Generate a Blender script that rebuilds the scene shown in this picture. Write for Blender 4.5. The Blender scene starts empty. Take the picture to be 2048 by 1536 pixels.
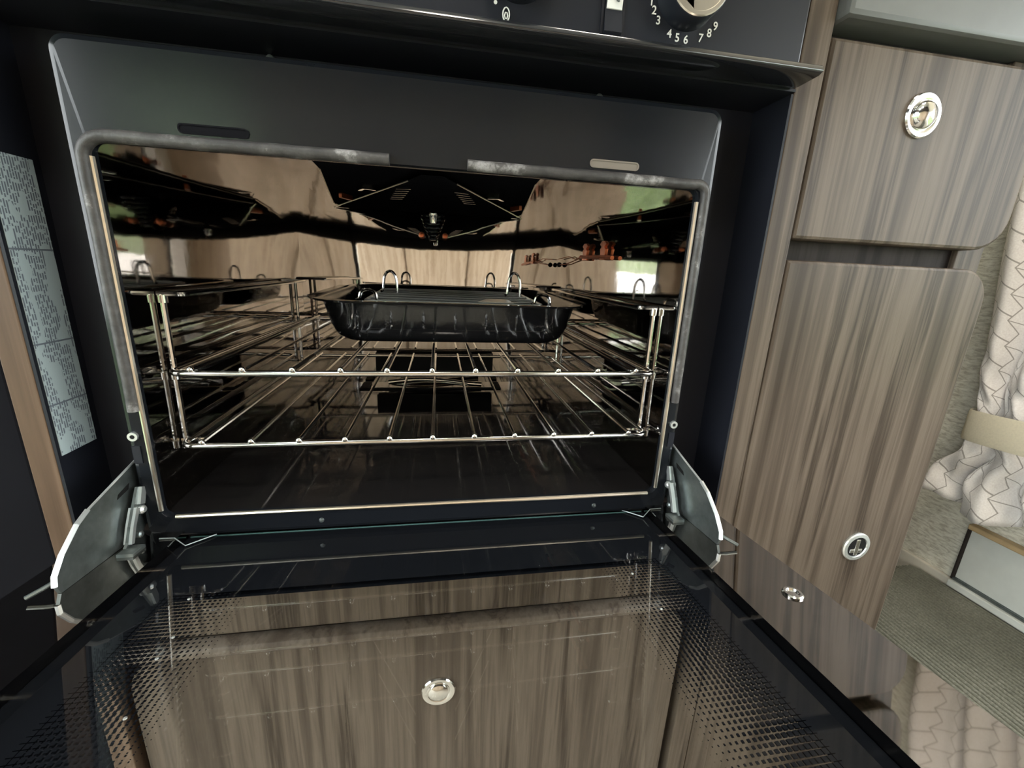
import bpy, bmesh, math, random
from mathutils import Vector, Matrix
random.seed(7)
sc = bpy.context.scene
C = sc.collection

# ------------------------------------------------------------------ camera
R = ((0.98566, 0.16873, 0.00300), (-0.16347, 0.95022, 0.26527), (0.04191, -0.26195, 0.96417))  # columns: right, forward, up
cam = bpy.data.cameras.new('camera')
cam.sensor_width = 36.0
cam.lens = 846.85 / 2048 * 36.0
cam.clip_start = 0.01
co = bpy.data.objects.new('camera', cam)
C.objects.link(co)
M = Matrix(((R[0][0], R[0][2], -R[0][1], 0.2168), (R[1][0], R[1][2], -R[1][1], -0.3369), (R[2][0], R[2][2], -R[2][1], 0.2014), (0, 0, 0, 1)))
co.matrix_world = M
sc.camera = co

# ------------------------------------------------------------------ world, light, exposure
sc.view_settings.view_transform = 'Standard'
sc.view_settings.look = 'None'
sc.view_settings.gamma = 1
sc.view_settings.use_curve_mapping = False
sc.view_settings.exposure = -0.28
try:
    sc.cycles.use_denoising = True
    sc.cycles.max_bounces = 7
    sc.cycles.diffuse_bounces = 3
    sc.cycles.glossy_bounces = 6
    sc.cycles.transparent_max_bounces = 10
    sc.cycles.use_adaptive_sampling = True
    sc.cycles.adaptive_threshold = 0.06
    sc.cycles.sample_clamp_indirect = 6.0
    sc.cycles.caustics_reflective = True
    sc.cycles.blur_glossy = 0.6
except Exception:
    pass
w = bpy.data.worlds.new('sky')
sc.world = w
w.use_nodes = True
bg = w.node_tree.nodes['Background']
bg.inputs[0].default_value = (0.95, 0.97, 1.0, 1)
bg.inputs[1].default_value = 13.0

def portal(name, loc, rot, sx, sy):
    l = bpy.data.lights.new(name, 'AREA')
    l.shape = 'RECTANGLE'; l.size = sx; l.size_y = sy
    l.cycles.is_portal = True
    o = bpy.data.objects.new(name, l); C.objects.link(o)
    o.location = loc; o.rotation_euler = rot
# room: x -0.85..1.05, y -1.35..0.62, z -0.60..1.35
XR, XL, YO, YB, ZF, ZC = 1.05, -0.85, -1.35, 0.62, -0.60, 1.35
WR = (-1.05, -0.10, 0.00, 0.62)      # window in the right wall: y0,y1,z0,z1
WO = (-0.78, -0.36, -0.35, 0.74)      # window in the wall behind the camera: x0,x1,z0,z1
portal('window_daylight', (XR + 0.045, (WR[0] + WR[1]) / 2, (WR[2] + WR[3]) / 2), (0, math.radians(90), 0), WR[3] - WR[2], WR[1] - WR[0])
WL = (-1.25, -0.12, -0.30, 0.85)     # left-wall window, unseen, added to light the right wall: y0,y1,z0,z1
portal('window_daylight', (XL - 0.045, (WL[0] + WL[1]) / 2, (WL[2] + WL[3]) / 2), (0, math.radians(-90), 0), WL[3] - WL[2], WL[1] - WL[0])
SK = (-0.60, -0.15, -1.05, -0.60)      # unseen roof light added to light the room softly: x0,x1,y0,y1
portal('window_daylight', ((SK[0] + SK[1]) / 2, (SK[2] + SK[3]) / 2, ZC + 0.045), (0, 0, 0), SK[1] - SK[0], SK[3] - SK[2])
portal('window_daylight', ((WO[0] + WO[1]) / 2, YO - 0.045, (WO[2] + WO[3]) / 2), (math.radians(90), 0, 0), WO[1] - WO[0], WO[3] - WO[2])

# ------------------------------------------------------------------ materials
def new_mat(name):
    m = bpy.data.materials.new(name); m.use_nodes = True
    nt = m.node_tree
    b = nt.nodes['Principled BSDF']
    return m, nt, b
def N(nt, t, **kw):
    n = nt.nodes.new(t)
    for k, v in kw.items():
        setattr(n, k, v)
    return n
def mapping(nt, scale=(1, 1, 1), loc=(0, 0, 0), coord='Object', rot=(0, 0, 0)):
    t = N(nt, 'ShaderNodeTexCoord'); m = N(nt, 'ShaderNodeMapping')
    m.inputs['Scale'].default_value = scale; m.inputs['Location'].default_value = loc; m.inputs['Rotation'].default_value = rot
    nt.links.new(t.outputs[coord], m.inputs['Vector'])
    return m
def noise(nt, mp, scale, detail=4, rough=0.55, dist=0.0):
    n = N(nt, 'ShaderNodeTexNoise')
    n.inputs['Scale'].default_value = scale; n.inputs['Detail'].default_value = detail
    n.inputs['Roughness'].default_value = rough; n.inputs['Distortion'].default_value = dist
    nt.links.new(mp.outputs[0], n.inputs['Vector'])
    return n
def ramp(nt, fac, stops):
    r = N(nt, 'ShaderNodeValToRGB')
    e = r.color_ramp.elements
    while len(e) < len(stops): e.new(0.5)
    for i, (p, c) in enumerate(stops):
        e[i].position = p; e[i].color = (*c, 1)
    nt.links.new(fac, r.inputs[0])
    return r
def bump(nt, b, h, strength=0.3, dist=0.001):
    n = N(nt, 'ShaderNodeBump')
    n.inputs['Strength'].default_value = strength; n.inputs['Distance'].default_value = dist
    nt.links.new(h, n.inputs['Height']); nt.links.new(n.outputs[0], b.inputs['Normal'])
def plain(name, col, rough=0.5, metal=0.0, spec=0.5, bumps=None, vary=0.0):
    m, nt, b = new_mat(name)
    b.inputs['Base Color'].default_value = (*col, 1)
    b.inputs['Roughness'].default_value = rough
    b.inputs['Metallic'].default_value = metal
    b.inputs['Specular IOR Level'].default_value = spec
    mp = mapping(nt)
    n = noise(nt, mp, bumps[0] if bumps else 60, 5)
    if vary:
        r = ramp(nt, n.outputs[0], [(0.3, tuple(c * (1 - vary) for c in col)), (0.7, tuple(min(1, c * (1 + vary)) for c in col))])
        nt.links.new(r.outputs[0], b.inputs['Base Color'])
    if bumps: bump(nt, b, n.outputs[0], bumps[1], bumps[2])
    return m
def mth(nt, op, a, bb=None, c=None):
    n = N(nt, 'ShaderNodeMath', operation=op)
    for i, v in enumerate((a, bb, c)):
        if v is None: continue
        if isinstance(v, (int, float)): n.inputs[i].default_value = v
        else: nt.links.new(v, n.inputs[i])
    return n.outputs[0]
def wood(name, dark, mid, light, loc=(0, 0, 0), rough=0.40, coarse=20):
    m, nt, b = new_mat(name)
    a = noise(nt, mapping(nt, (1, 1, 0.05), loc), coarse, 3, 0.5, 0.5)
    c = noise(nt, mapping(nt, (1, 1, 0.035), (loc[0] + 7, loc[1], loc[2])), coarse * 3.2, 4, 0.65, 0.4)
    f = noise(nt, mapping(nt, (1, 1, 0.018), (loc[0] + 3, loc[1], loc[2])), 260, 3, 0.6, 0.2)
    s1 = mth(nt, 'ADD', mth(nt, 'MULTIPLY', a.outputs[0], 0.56), mth(nt, 'MULTIPLY', c.outputs[0], 0.34))
    s2 = mth(nt, 'ADD', s1, mth(nt, 'MULTIPLY', f.outputs[0], 0.10))
    r = ramp(nt, s2, [(0.36, dark), (0.45, mid), (0.50, light), (0.545, mid), (0.575, dark), (0.60, mid), (0.66, light)])
    nt.links.new(r.outputs[0], b.inputs['Base Color'])
    b.inputs['Roughness'].default_value = rough
    b.inputs['Specular IOR Level'].default_value = 0.14
    bump(nt, b, f.outputs[0], 0.12, 0.0006)
    return m
W_D, W_M, W_L = (0.043, 0.032, 0.0235), (0.083, 0.064, 0.0485), (0.124, 0.098, 0.075)
M_wood = wood('taupe_wood', W_D, W_M, W_L)
M_wood2 = wood('taupe_wood_door', W_D, W_M, W_L, (5.3, 0, 2))
M_wood3 = wood('taupe_wood_panel', W_D, W_M, W_L, (9.1, 0, 4), coarse=26)
M_woodedge = wood('taupe_wood_edging', (0.075, 0.056, 0.043), (0.11, 0.085, 0.067), (0.14, 0.113, 0.09), (1, 2, 3))
M_rail = wood('dark_taupe_rail', (0.016, 0.012, 0.011), (0.025, 0.020, 0.018), (0.035, 0.029, 0.026), (2, 1, 0), rough=0.7)
M_palewood = wood('pale_wood', (0.46, 0.35, 0.25), (0.60, 0.47, 0.35), (0.70, 0.57, 0.44), (2, 7, 0))
M_brownedge = wood('brown_wood_edging', (0.075, 0.048, 0.032), (0.11, 0.072, 0.048), (0.14, 0.094, 0.064), (4, 7, 0))
M_satin = plain('satin_black_enamel', (0.009, 0.0105, 0.0135), 0.19, 0, 0.30, (180, 0.05, 0.0004))
M_matte = plain('matt_black_steel', (0.008, 0.009, 0.014), 0.55, 0, 0.25, (120, 0.08, 0.0004))
M_ctrl = plain('black_control_fascia', (0.013, 0.015, 0.021), 0.33, 0, 0.35, (220, 0.06, 0.0003))
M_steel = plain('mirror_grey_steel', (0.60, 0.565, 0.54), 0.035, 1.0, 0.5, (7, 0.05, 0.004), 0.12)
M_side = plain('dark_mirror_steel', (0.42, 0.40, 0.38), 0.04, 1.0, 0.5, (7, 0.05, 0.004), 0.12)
M_base = plain('black_enamel_base', (0.012, 0.011, 0.011), 0.06, 0, 0.9, (9, 0.04, 0.003))
M_roof = plain('grey_steel_roof', (0.42, 0.40, 0.38), 0.06, 1.0, 0.5, (10, 0.06, 0.003))
M_chrome = plain('chromed_wire', (0.80, 0.79, 0.77), 0.13, 1.0)
M_trim = plain('bright_trim', (0.86, 0.80, 0.70), 0.28, 1.0)
M_zinc = plain('zinc_plate', (0.22, 0.25, 0.25), 0.42, 0.9, 0.5, (90, 0.15, 0.0004), 0.2)
M_zinc_glint = plain('bright_zinc_and_glint', (0.86, 0.90, 0.90), 0.3, 0.85)  # bright zinc; on hinge edges and glass dots it paints glints
M_rubber = plain('grey_rubber', (0.062, 0.058, 0.055), 0.50, 0, 0.5, (150, 0.5, 0.0012), 0.45)
nt = M_rubber.node_tree; b = nt.nodes['Principled BSDF']
n1 = noise(nt, mapping(nt, (1, 1, 1), (3, 1, 2)), 38, 6, 0.7)
r = ramp(nt, n1.outputs[0], [(0.40, (0.035, 0.033, 0.033)), (0.55, (0.07, 0.066, 0.064)), (0.66, (0.30, 0.29, 0.29))])
nt.links.new(r.outputs[0], b.inputs['Base Color'])
M_pan = plain('black_enamel_pan', (0.007, 0.007, 0.008), 0.09, 0, 0.6, (18, 0.03, 0.0005))
M_copper = plain('copper', (0.45, 0.13, 0.06), 0.3, 0.8, 0.5, None, 0.3)
M_white = plain('white_plastic', (0.75, 0.76, 0.75), 0.4, 0, 0.5, None, 0.05)
M_ink = plain('printed_white_ink', (0.72, 0.72, 0.68), 0.6)
M_dark = plain('part_and_hole_black', (0.006, 0.006, 0.006), 0.7, 0, 0.2)  # black parts, and the dark inside bores, slots and wells as colour
M_dull_black = plain('dull_black', (0.010, 0.010, 0.012), 0.5, 0, 0.0, (60, 0.1, 0.001))  # even black without specular, for shield, recess, left slot and panel
M_slot = plain('lit_slot_beige', (0.16, 0.135, 0.11), 0.5)  # lit look of the right slot put into its beige
M_lip = plain('gloss_black_lip', (0.014, 0.015, 0.018), 0.12, 0, 0.8)
M_grey = plain('grey_laminate', (0.12, 0.125, 0.12), 0.42, 0, 0.4, (40, 0.05, 0.001), 0.06)
M_cream = plain('cream_paint', (0.62, 0.58, 0.49), 0.55, 0, 0.4, (60, 0.05, 0.001), 0.04)
M_tan = plain('tan_trim', (0.50, 0.36, 0.20), 0.45, 0, 0.4, None, 0.08)
M_locker = plain('white_gloss_panel', (0.62, 0.64, 0.60), 0.16, 0, 0.5, None, 0.03)
M_tie = plain('beige_tieback_fabric', (0.74, 0.67, 0.51), 0.75, 0, 0.2, (400, 0.3, 0.0006), 0.05)
M_ceil = plain('off_white_ceiling', (0.62, 0.61, 0.57), 0.7, 0, 0.2, (50, 0.05, 0.001), 0.03)
M_floor = plain('pale_vinyl_floor', (0.46, 0.42, 0.36), 0.5, 0, 0.4, (30, 0.1, 0.001), 0.25)
M_rim = plain('black_mirror_frame', (0.36, 0.335, 0.315), 0.03, 1.0, 0.5, None, 0.02)

# textured cream wallpaper: short horizontal dashes
M_paper, nt, b = new_mat('textured_cream_wallpaper')
mp = mapping(nt, (1, 0.28, 1.0)); n1 = noise(nt, mp, 260, 4, 0.65, 0.4)
r = ramp(nt, n1.outputs[0], [(0.36, (0.50, 0.46, 0.37)), (0.52, (0.72, 0.69, 0.58)), (0.68, (0.84, 0.81, 0.71))])
nt.links.new(r.outputs[0], b.inputs['Base Color']); b.inputs['Roughness'].default_value = 0.75
bump(nt, b, n1.outputs[0], 0.6, 0.002)

# ribbed seat fabric
M_rib, nt, b = new_mat('ribbed_grey_green_fabric')
mp = mapping(nt, (1, 1, 1)); n1 = noise(nt, mp, 420, 4); n2 = noise(nt, mp, 9, 3)
mx = N(nt, 'ShaderNodeMix'); mx.data_type = 'FLOAT'; mx.inputs[0].default_value = 0.45
nt.links.new(n1.outputs[0], mx.inputs[2]); nt.links.new(n2.outputs[0], mx.inputs[3])
r = ramp(nt, mx.outputs[0], [(0.38, (0.085, 0.086, 0.066)), (0.55, (0.14, 0.14, 0.11)), (0.68, (0.21, 0.205, 0.17))])
nt.links.new(r.outputs[0], b.inputs['Base Color']); b.inputs['Roughness'].default_value = 0.85
bump(nt, b, n1.outputs[0], 0.4, 0.0012)

# curtain fabric: pale cloth with a stitched zigzag lattice in UV space
M_curt, nt, b = new_mat('pale_lattice_curtain_cloth')
uv = N(nt, 'ShaderNodeTexCoord'); sp = N(nt, 'ShaderNodeSeparateXYZ'); nt.links.new(uv.outputs['UV'], sp.inputs[0])
u, v = sp.outputs[0], sp.outputs[1]
zig = mth(nt, 'PINGPONG', v, 0.5)                     # 0..0.5 triangle over one unit
ua = mth(nt, 'ADD', u, mth(nt, 'MULTIPLY', zig, 0.8))
da = mth(nt, 'ABSOLUTE', mth(nt, 'SUBTRACT', mth(nt, 'FRACT', ua), 0.5))
la = mth(nt, 'LESS_THAN', da, 0.026)
ub = mth(nt, 'ADD', ua, 0.5)
ci = mth(nt, 'FLOOR', ub)
vb = mth(nt, 'ADD', v, mth(nt, 'MULTIPLY', mth(nt, 'MODULO', ci, 2.0), 0.5))
vb = mth(nt, 'ADD', vb, mth(nt, 'MULTIPLY', mth(nt, 'FRACT', ub), 0.35))
db = mth(nt, 'ABSOLUTE', mth(nt, 'SUBTRACT', mth(nt, 'FRACT', vb), 0.5))
lb = mth(nt, 'LESS_THAN', db, 0.022)
ln = mth(nt, 'MAXIMUM', la, lb)
mp = mapping(nt, (1, 1, 1)); n1 = noise(nt, mp, 500, 3)
r = ramp(nt, n1.outputs[0], [(0.3, (0.74, 0.69, 0.655)), (0.7, (0.86, 0.82, 0.785))])
mix = N(nt, 'ShaderNodeMix'); mix.data_type = 'RGBA'
nt.links.new(ln, mix.inputs[0]); nt.links.new(r.outputs[0], mix.inputs[6]); mix.inputs[7].default_value = (0.36, 0.33, 0.30, 1)
nt.links.new(mix.outputs[2], b.inputs['Base Color']); b.inputs['Roughness'].default_value = 0.6
b.inputs['Sheen Weight'].default_value = 0.2
hh = mth(nt, 'SUBTRACT', 1.0, mth(nt, 'MULTIPLY', ln, 1.0))
bump(nt, b, hh, 0.5, 0.0015)

# sheer green-white blind cloth for the window behind the camera
M_sheer, nt, b = new_mat('sheer_pale_green_cloth')
mp = mapping(nt); n1 = noise(nt, mp, 30, 3)
r = ramp(nt, n1.outputs[0], [(0.35, (0.55, 0.66, 0.42)), (0.65, (0.74, 0.80, 0.66))])
tr = N(nt, 'ShaderNodeBsdfTranslucent'); df = N(nt, 'ShaderNodeBsdfDiffuse'); ms = N(nt, 'ShaderNodeMixShader')
ms.inputs[0].default_value = 0.55
nt.links.new(r.outputs[0], tr.inputs[0]); nt.links.new(r.outputs[0], df.inputs[0])
nt.links.new(df.outputs[0], ms.inputs[1]); nt.links.new(tr.outputs[0], ms.inputs[2])
nt.links.new(ms.outputs[0], nt.nodes['Material Output'].inputs[0])

# printed sticker: pale blue-grey with rows of tiny print running up the label (uv metres)
M_label, nt, b = new_mat('printed_sticker')
uv = N(nt, 'ShaderNodeTexCoord'); sp = N(nt, 'ShaderNodeSeparateXYZ'); nt.links.new(uv.outputs['UV'], sp.inputs[0])
u, v = sp.outputs[0], sp.outputs[1]
rows = mth(nt, 'LESS_THAN', mth(nt, 'FRACT', mth(nt, 'MULTIPLY', u, 520.0)), 0.55)
cb = N(nt, 'ShaderNodeCombineXYZ')
nt.links.new(mth(nt, 'FLOOR', mth(nt, 'MULTIPLY', u, 520.0)), cb.inputs[0]); nt.links.new(mth(nt, 'MULTIPLY', v, 260.0), cb.inputs[1])
wn = N(nt, 'ShaderNodeTexNoise'); wn.inputs['Scale'].default_value = 1.0; wn.inputs['Detail'].default_value = 2
nt.links.new(cb.outputs[0], wn.inputs['Vector'])
dash = mth(nt, 'GREATER_THAN', wn.outputs[0], 0.47)
cb2 = N(nt, 'ShaderNodeCombineXYZ')
nt.links.new(mth(nt, 'MULTIPLY', u, 90.0), cb2.inputs[0]); nt.links.new(mth(nt, 'MULTIPLY', v, 28.0), cb2.inputs[1])
wn2 = N(nt, 'ShaderNodeTexNoise'); wn2.inputs['Scale'].default_value = 1.0; wn2.inputs['Detail'].default_value = 1
nt.links.new(cb2.outputs[0], wn2.inputs['Vector'])
area = mth(nt, 'GREATER_THAN', wn2.outputs[0], 0.44)
ink = mth(nt, 'MULTIPLY', mth(nt, 'MULTIPLY', rows, dash), area)
for vz in (0.0385, 0.083, 0.147):
    ink = mth(nt, 'MAXIMUM', ink, mth(nt, 'LESS_THAN', mth(nt, 'ABSOLUTE', mth(nt, 'SUBTRACT', v, vz)), 0.0006))
mix = N(nt, 'ShaderNodeMix'); mix.data_type = 'RGBA'
nt.links.new(ink, mix.inputs[0]); mix.inputs[6].default_value = (0.40, 0.48, 0.50, 1); mix.inputs[7].default_value = (0.13, 0.15, 0.18, 1)
nt.links.new(mix.outputs[2], b.inputs['Base Color']); b.inputs['Roughness'].default_value = 0.5

def outer_fresnel(nt, ior):
    # thin clear slab: mirror on the faces that look outwards, none on the faces seen from inside the glass
    fr = N(nt, 'ShaderNodeFresnel'); fr.inputs[0].default_value = ior
    ge = N(nt, 'ShaderNodeNewGeometry')
    return mth(nt, 'MULTIPLY', fr.outputs[0], mth(nt, 'SUBTRACT', 1.0, ge.outputs['Backfacing']))
# door glass: black printed border, shrinking dot raster towards the window, clear window (uv metres: x, distance from hinge)
def glass_mat(name, dots, x0, x1, l0, l1):
    m, nt, b = new_mat(name)
    uv = N(nt, 'ShaderNodeTexCoord'); sp = N(nt, 'ShaderNodeSeparateXYZ'); nt.links.new(uv.outputs['UV'], sp.inputs[0])
    x, l = sp.outputs[0], sp.outputs[1]
    xc, hw = (x0 + x1) / 2, (x1 - x0) / 2
    dx = mth(nt, 'ABSOLUTE', mth(nt, 'SUBTRACT', x, xc))
    out = mth(nt, 'GREATER_THAN', dx, hw)
    out = mth(nt, 'MAXIMUM', out, mth(nt, 'LESS_THAN', l, l0))
    out = mth(nt, 'MAXIMUM', out, mth(nt, 'GREATER_THAN', l, l1))
    # rounded rear corners
    qx = mth(nt, 'MAXIMUM', mth(nt, 'SUBTRACT', dx, hw - 0.006), 0.0)
    ql = mth(nt, 'MAXIMUM', mth(nt, 'SUBTRACT', l0 + 0.006, l), 0.0)
    rr = mth(nt, 'SQRT', mth(nt, 'ADD', mth(nt, 'MULTIPLY', qx, qx), mth(nt, 'MULTIPLY', ql, ql)))
    mask = mth(nt, 'MAXIMUM', out, mth(nt, 'GREATER_THAN', rr, 0.006))
    if dots:
        P = 0.0031
        g = mth(nt, 'MAXIMUM', mth(nt, 'DIVIDE', mth(nt, 'SUBTRACT', dx, hw - 0.054), 0.054), 0.0)
        g = mth(nt, 'MULTIPLY', mth(nt, 'POWER', g, 0.62), 0.44)
        fx = mth(nt, 'ABSOLUTE', mth(nt, 'SUBTRACT', mth(nt, 'FRACT', mth(nt, 'DIVIDE', x, P)), 0.5))
        fl = mth(nt, 'ABSOLUTE', mth(nt, 'SUBTRACT', mth(nt, 'FRACT', mth(nt, 'DIVIDE', l, P)), 0.5))
        d = mth(nt, 'MAXIMUM', fx, fl)
        mask = mth(nt, 'MAXIMUM', mask, mth(nt, 'LESS_THAN', d, g))
    b.inputs['Base Color'].default_value = (0.006, 0.007, 0.009, 1)
    b.inputs['Roughness'].default_value = 0.03
    b.inputs['Specular IOR Level'].default_value = 0.5
    tr = N(nt, 'ShaderNodeBsdfTransparent'); tr.inputs[0].default_value = (0.985, 0.99, 0.985, 1)
    gl = N(nt, 'ShaderNodeBsdfGlossy'); gl.inputs['Roughness'].default_value = 0.02
    fr = outer_fresnel(nt, 1.45)
    ms = N(nt, 'ShaderNodeMixShader'); nt.links.new(fr, ms.inputs[0])
    nt.links.new(tr.outputs[0], ms.inputs[1]); nt.links.new(gl.outputs[0], ms.inputs[2])
    m2 = N(nt, 'ShaderNodeMixShader'); nt.links.new(mask, m2.inputs[0])
    nt.links.new(ms.outputs[0], m2.inputs[1]); nt.links.new(b.outputs[0], m2.inputs[2])
    nt.links.new(m2.outputs[0], nt.nodes['Material Output'].inputs[0])
    return m
M_inner = glass_mat('oven_door_inner_glass', True, 0.0375, 0.3895, 0.074, 0.315)
M_outer = glass_mat('oven_door_outer_glass', False, -0.010, 0.437, 0.012, 0.345)
# plain window pane
M_pane, nt, b = new_mat('window_glass')
tr = N(nt, 'ShaderNodeBsdfTransparent'); tr.inputs[0].default_value = (0.95, 0.97, 0.96, 1)
gl = N(nt, 'ShaderNodeBsdfGlossy'); gl.inputs['Roughness'].default_value = 0.01
fr = outer_fresnel(nt, 1.4)
ms = N(nt, 'ShaderNodeMixShader'); nt.links.new(fr, ms.inputs[0]); nt.links.new(tr.outputs[0], ms.inputs[1]); nt.links.new(gl.outputs[0], ms.inputs[2])
nt.links.new(ms.outputs[0], nt.nodes['Material Output'].inputs[0])
M_leaf, nt, b = new_mat('hedge_leaves')
mp = mapping(nt); n1 = noise(nt, mp, 14, 6)
r = ramp(nt, n1.outputs[0], [(0.3, (0.05, 0.09, 0.03)), (0.6, (0.16, 0.24, 0.09)), (0.75, (0.30, 0.38, 0.20))])
nt.links.new(r.outputs[0], b.inputs['Base Color']); b.inputs['Roughness'].default_value = 0.6
M_teal = plain('green_glass_edge', (0.10, 0.20, 0.19), 0.2, 0, 0.6)
M_lampglow, nt, b = new_mat('lamp_diffuser')
b.inputs['Base Color'].default_value = (0.9, 0.88, 0.82, 1)
b.inputs['Emission Color'].default_value = (1.0, 0.92, 0.80, 1); b.inputs['Emission Strength'].default_value = 75.0

# ------------------------------------------------------------------ mesh helpers
class MB:
    def __init__(self): self.v = []; self.f = []; self.uv = {}
    def add(self, vs, fs):
        o = len(self.v); self.v += [tuple(p) for p in vs]; self.f += [tuple(i + o for i in f) for f in fs]; return self
    def box(self, x0, x1, y0, y1, z0, z1):
        vs = [(x, y, z) for x in (x0, x1) for y in (y0, y1) for z in (z0, z1)]
        return self.add(vs, [(0, 1, 3, 2), (4, 6, 7, 5), (0, 4, 5, 1), (2, 3, 7, 6), (0, 2, 6, 4), (1, 5, 7, 3)])
    def loft(self, loops, cap0=False, cap1=False, closed=True):
        n = len(loops[0]); vs = [p for l in loops for p in l]; fs = []
        for k in range(len(loops) - 1):
            for i in range(n if closed else n - 1):
                j = (i + 1) % n
                fs.append((k * n + i, k * n + j, (k + 1) * n + j, (k + 1) * n + i))
        if cap0: fs.append(tuple(range(n - 1, -1, -1)))
        if cap1: fs.append(tuple((len(loops) - 1) * n + i for i in range(n)))
        return self.add(vs, fs)
    def tube(self, pts, r, seg=8, closed=False, flat=1.0):
        P = [Vector(p) for p in pts]; n = len(P); loops = []
        up = None
        for i in range(n):
            a = P[(i - 1) % n] if (i > 0 or closed) else P[i]
            c = P[(i + 1) % n] if (i < n - 1 or closed) else P[i]
            t = (c - a).normalized()
            if up is None:
                up = Vector((0, 0, 1)) if abs(t.z) < 0.9 else Vector((0, 1, 0))
            s = t.cross(up).normalized(); up = s.cross(t).normalized()
            loops.append([P[i] + s * (r * math.cos(2 * math.pi * k / seg)) + up * (r * flat * math.sin(2 * math.pi * k / seg)) for k in range(seg)])
        if closed: loops.append(loops[0]); return self.loft(loops)
        return self.loft(loops, True, True)
    def lathe(self, prof, c, axis, seg=24):
        # prof: (radius, height along axis)
        ax = Vector(axis).normalized(); t = Vector((0, 0, 1)) if abs(ax.z) < 0.9 else Vector((1, 0, 0))
        a = ax.cross(t).normalized(); bb = ax.cross(a).normalized(); c = Vector(c)
        loops = [[c + ax * h + (a * math.cos(2 * math.pi * k / seg) + bb * math.sin(2 * math.pi * k / seg)) * max(rr, 1e-5) for k in range(seg)] for rr, h in prof]
        return self.loft(loops, True, True)
    def prism(self, poly, fn, a0, a1):
        n = len(poly)
        vs = [fn(p[0], p[1], a0) for p in poly] + [fn(p[0], p[1], a1) for p in poly]
        fs = [tuple(range(n - 1, -1, -1)), tuple(range(n, 2 * n))] + [(i, (i + 1) % n, n + (i + 1) % n, n + i) for i in range(n)]
        return self.add(vs, fs)
    def sphere(self, c, r, seg=10, rings=6):
        prof = [(r * math.sin(math.pi * i / rings), -r * math.cos(math.pi * i / rings)) for i in range(rings + 1)]
        return self.lathe(prof, c, (0, 0, 1), seg)
def wloc(o):
    v = Vector((0, 0, 0))
    while o is not None: v += o.location; o = o.parent
    return v
def build(name, mb, mat, parent=None, smooth=False, bevel=0.0, seg=2, at=None, uvfn=None):
    me = bpy.data.meshes.new(name)
    bm = bmesh.new()
    vs = [bm.verts.new(p) for p in mb.v]
    for f in mb.f:
        try: bm.faces.new([vs[i] for i in f])
        except ValueError: pass
    bmesh.ops.remove_doubles(bm, verts=bm.verts, dist=1e-6)
    bmesh.ops.recalc_face_normals(bm, faces=bm.faces)
    if bevel:
        eds = [e for e in bm.edges if len(e.link_faces) == 2 and e.calc_face_angle(0) > 0.5]
        bmesh.ops.bevel(bm, geom=eds, offset=bevel, segments=seg, profile=0.5, affect='EDGES', clamp_overlap=True)
    if uvfn:
        lay = bm.loops.layers.uv.new('UVMap')
        for f in bm.faces:
            for lp in f.loops: lp[lay].uv = uvfn(lp.vert.co)
    base = wloc(parent) if parent is not None else Vector((0, 0, 0))
    off = Vector(at) if at is not None else Vector((0, 0, 0))
    for vv in bm.verts: vv.co -= base + off
    bm.to_mesh(me); bm.free()
    if smooth or bevel:
        for p in me.polygons: p.use_smooth = True
        try: me.set_sharp_from_angle(angle=math.radians(40))
        except Exception: pass
        for p in me.polygons:
            if p.area > 6e-5 and max(abs(q) for q in p.normal) > .99995: p.use_smooth = False
    me.materials.append(mat)
    o = bpy.data.objects.new(name, me); C.objects.link(o)
    o.location = off
    if parent is not None: o.parent = parent
    return o
def thing(name, label, cat, loc=(0, 0, 0), group=None):
    o = bpy.data.objects.new(name, None); C.objects.link(o); o.location = loc
    o.empty_display_size = 0.02
    o['label'] = label; o['category'] = cat
    if group: o['group'] = group
    return o
def tag(o, label, cat, group=None):
    o['label'] = label; o['category'] = cat
    if group: o['group'] = group
    return o
def struct(o): o['kind'] = 'structure'; return o
def B(*a): return MB().box(*a)
def rrect(a0, a1, b0, b1, r, n=5):
    """counter-clockwise rounded rectangle; r a number or 4 radii (a0b0, a1b0, a1b1, a0b1)"""
    if isinstance(r, (int, float)): r = (r,) * 4
    out = []
    for (ca, cb, sa, sb, st), rr in zip(((a0, b0, 1, 1, 180), (a1, b0, -1, 1, 270), (a1, b1, -1, -1, 0), (a0, b1, 1, -1, 90)), r):
        for k in range(n + 1):
            t = math.radians(st + 90 * k / n)
            out.append((ca + sa * rr + rr * math.cos(t), cb + sb * rr + rr * math.sin(t)))
    return out
def arc(c, r, a0, a1, n, fn):
    return [fn(c[0] + r * math.cos(math.radians(a0 + (a1 - a0) * k / n)), c[1] + r * math.sin(math.radians(a0 + (a1 - a0) * k / n))) for k in range(n + 1)]
def xz(y): return lambda a, b: (a, y, b)
def panel(x0, x1, z0, z1, r, y0, th, edge=0.0025):
    """vertical board facing -y with rounded corners and a softened front edge"""
    if isinstance(r, (int, float)): r = (r,) * 4
    rr = [max(q, 0.0012) for q in r]
    L = lambda i, y: [(a, y, bb) for a, bb in rrect(x0 + i, x1 - i, z0 + i, z1 - i, [max(q - i, 0.0006) for q in rr], 6)]
    return MB().loft([L(0, y0 + th), L(0, y0 + edge), L(edge * 0.3, y0 + edge * 0.3), L(edge, y0)], True, True)

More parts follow.
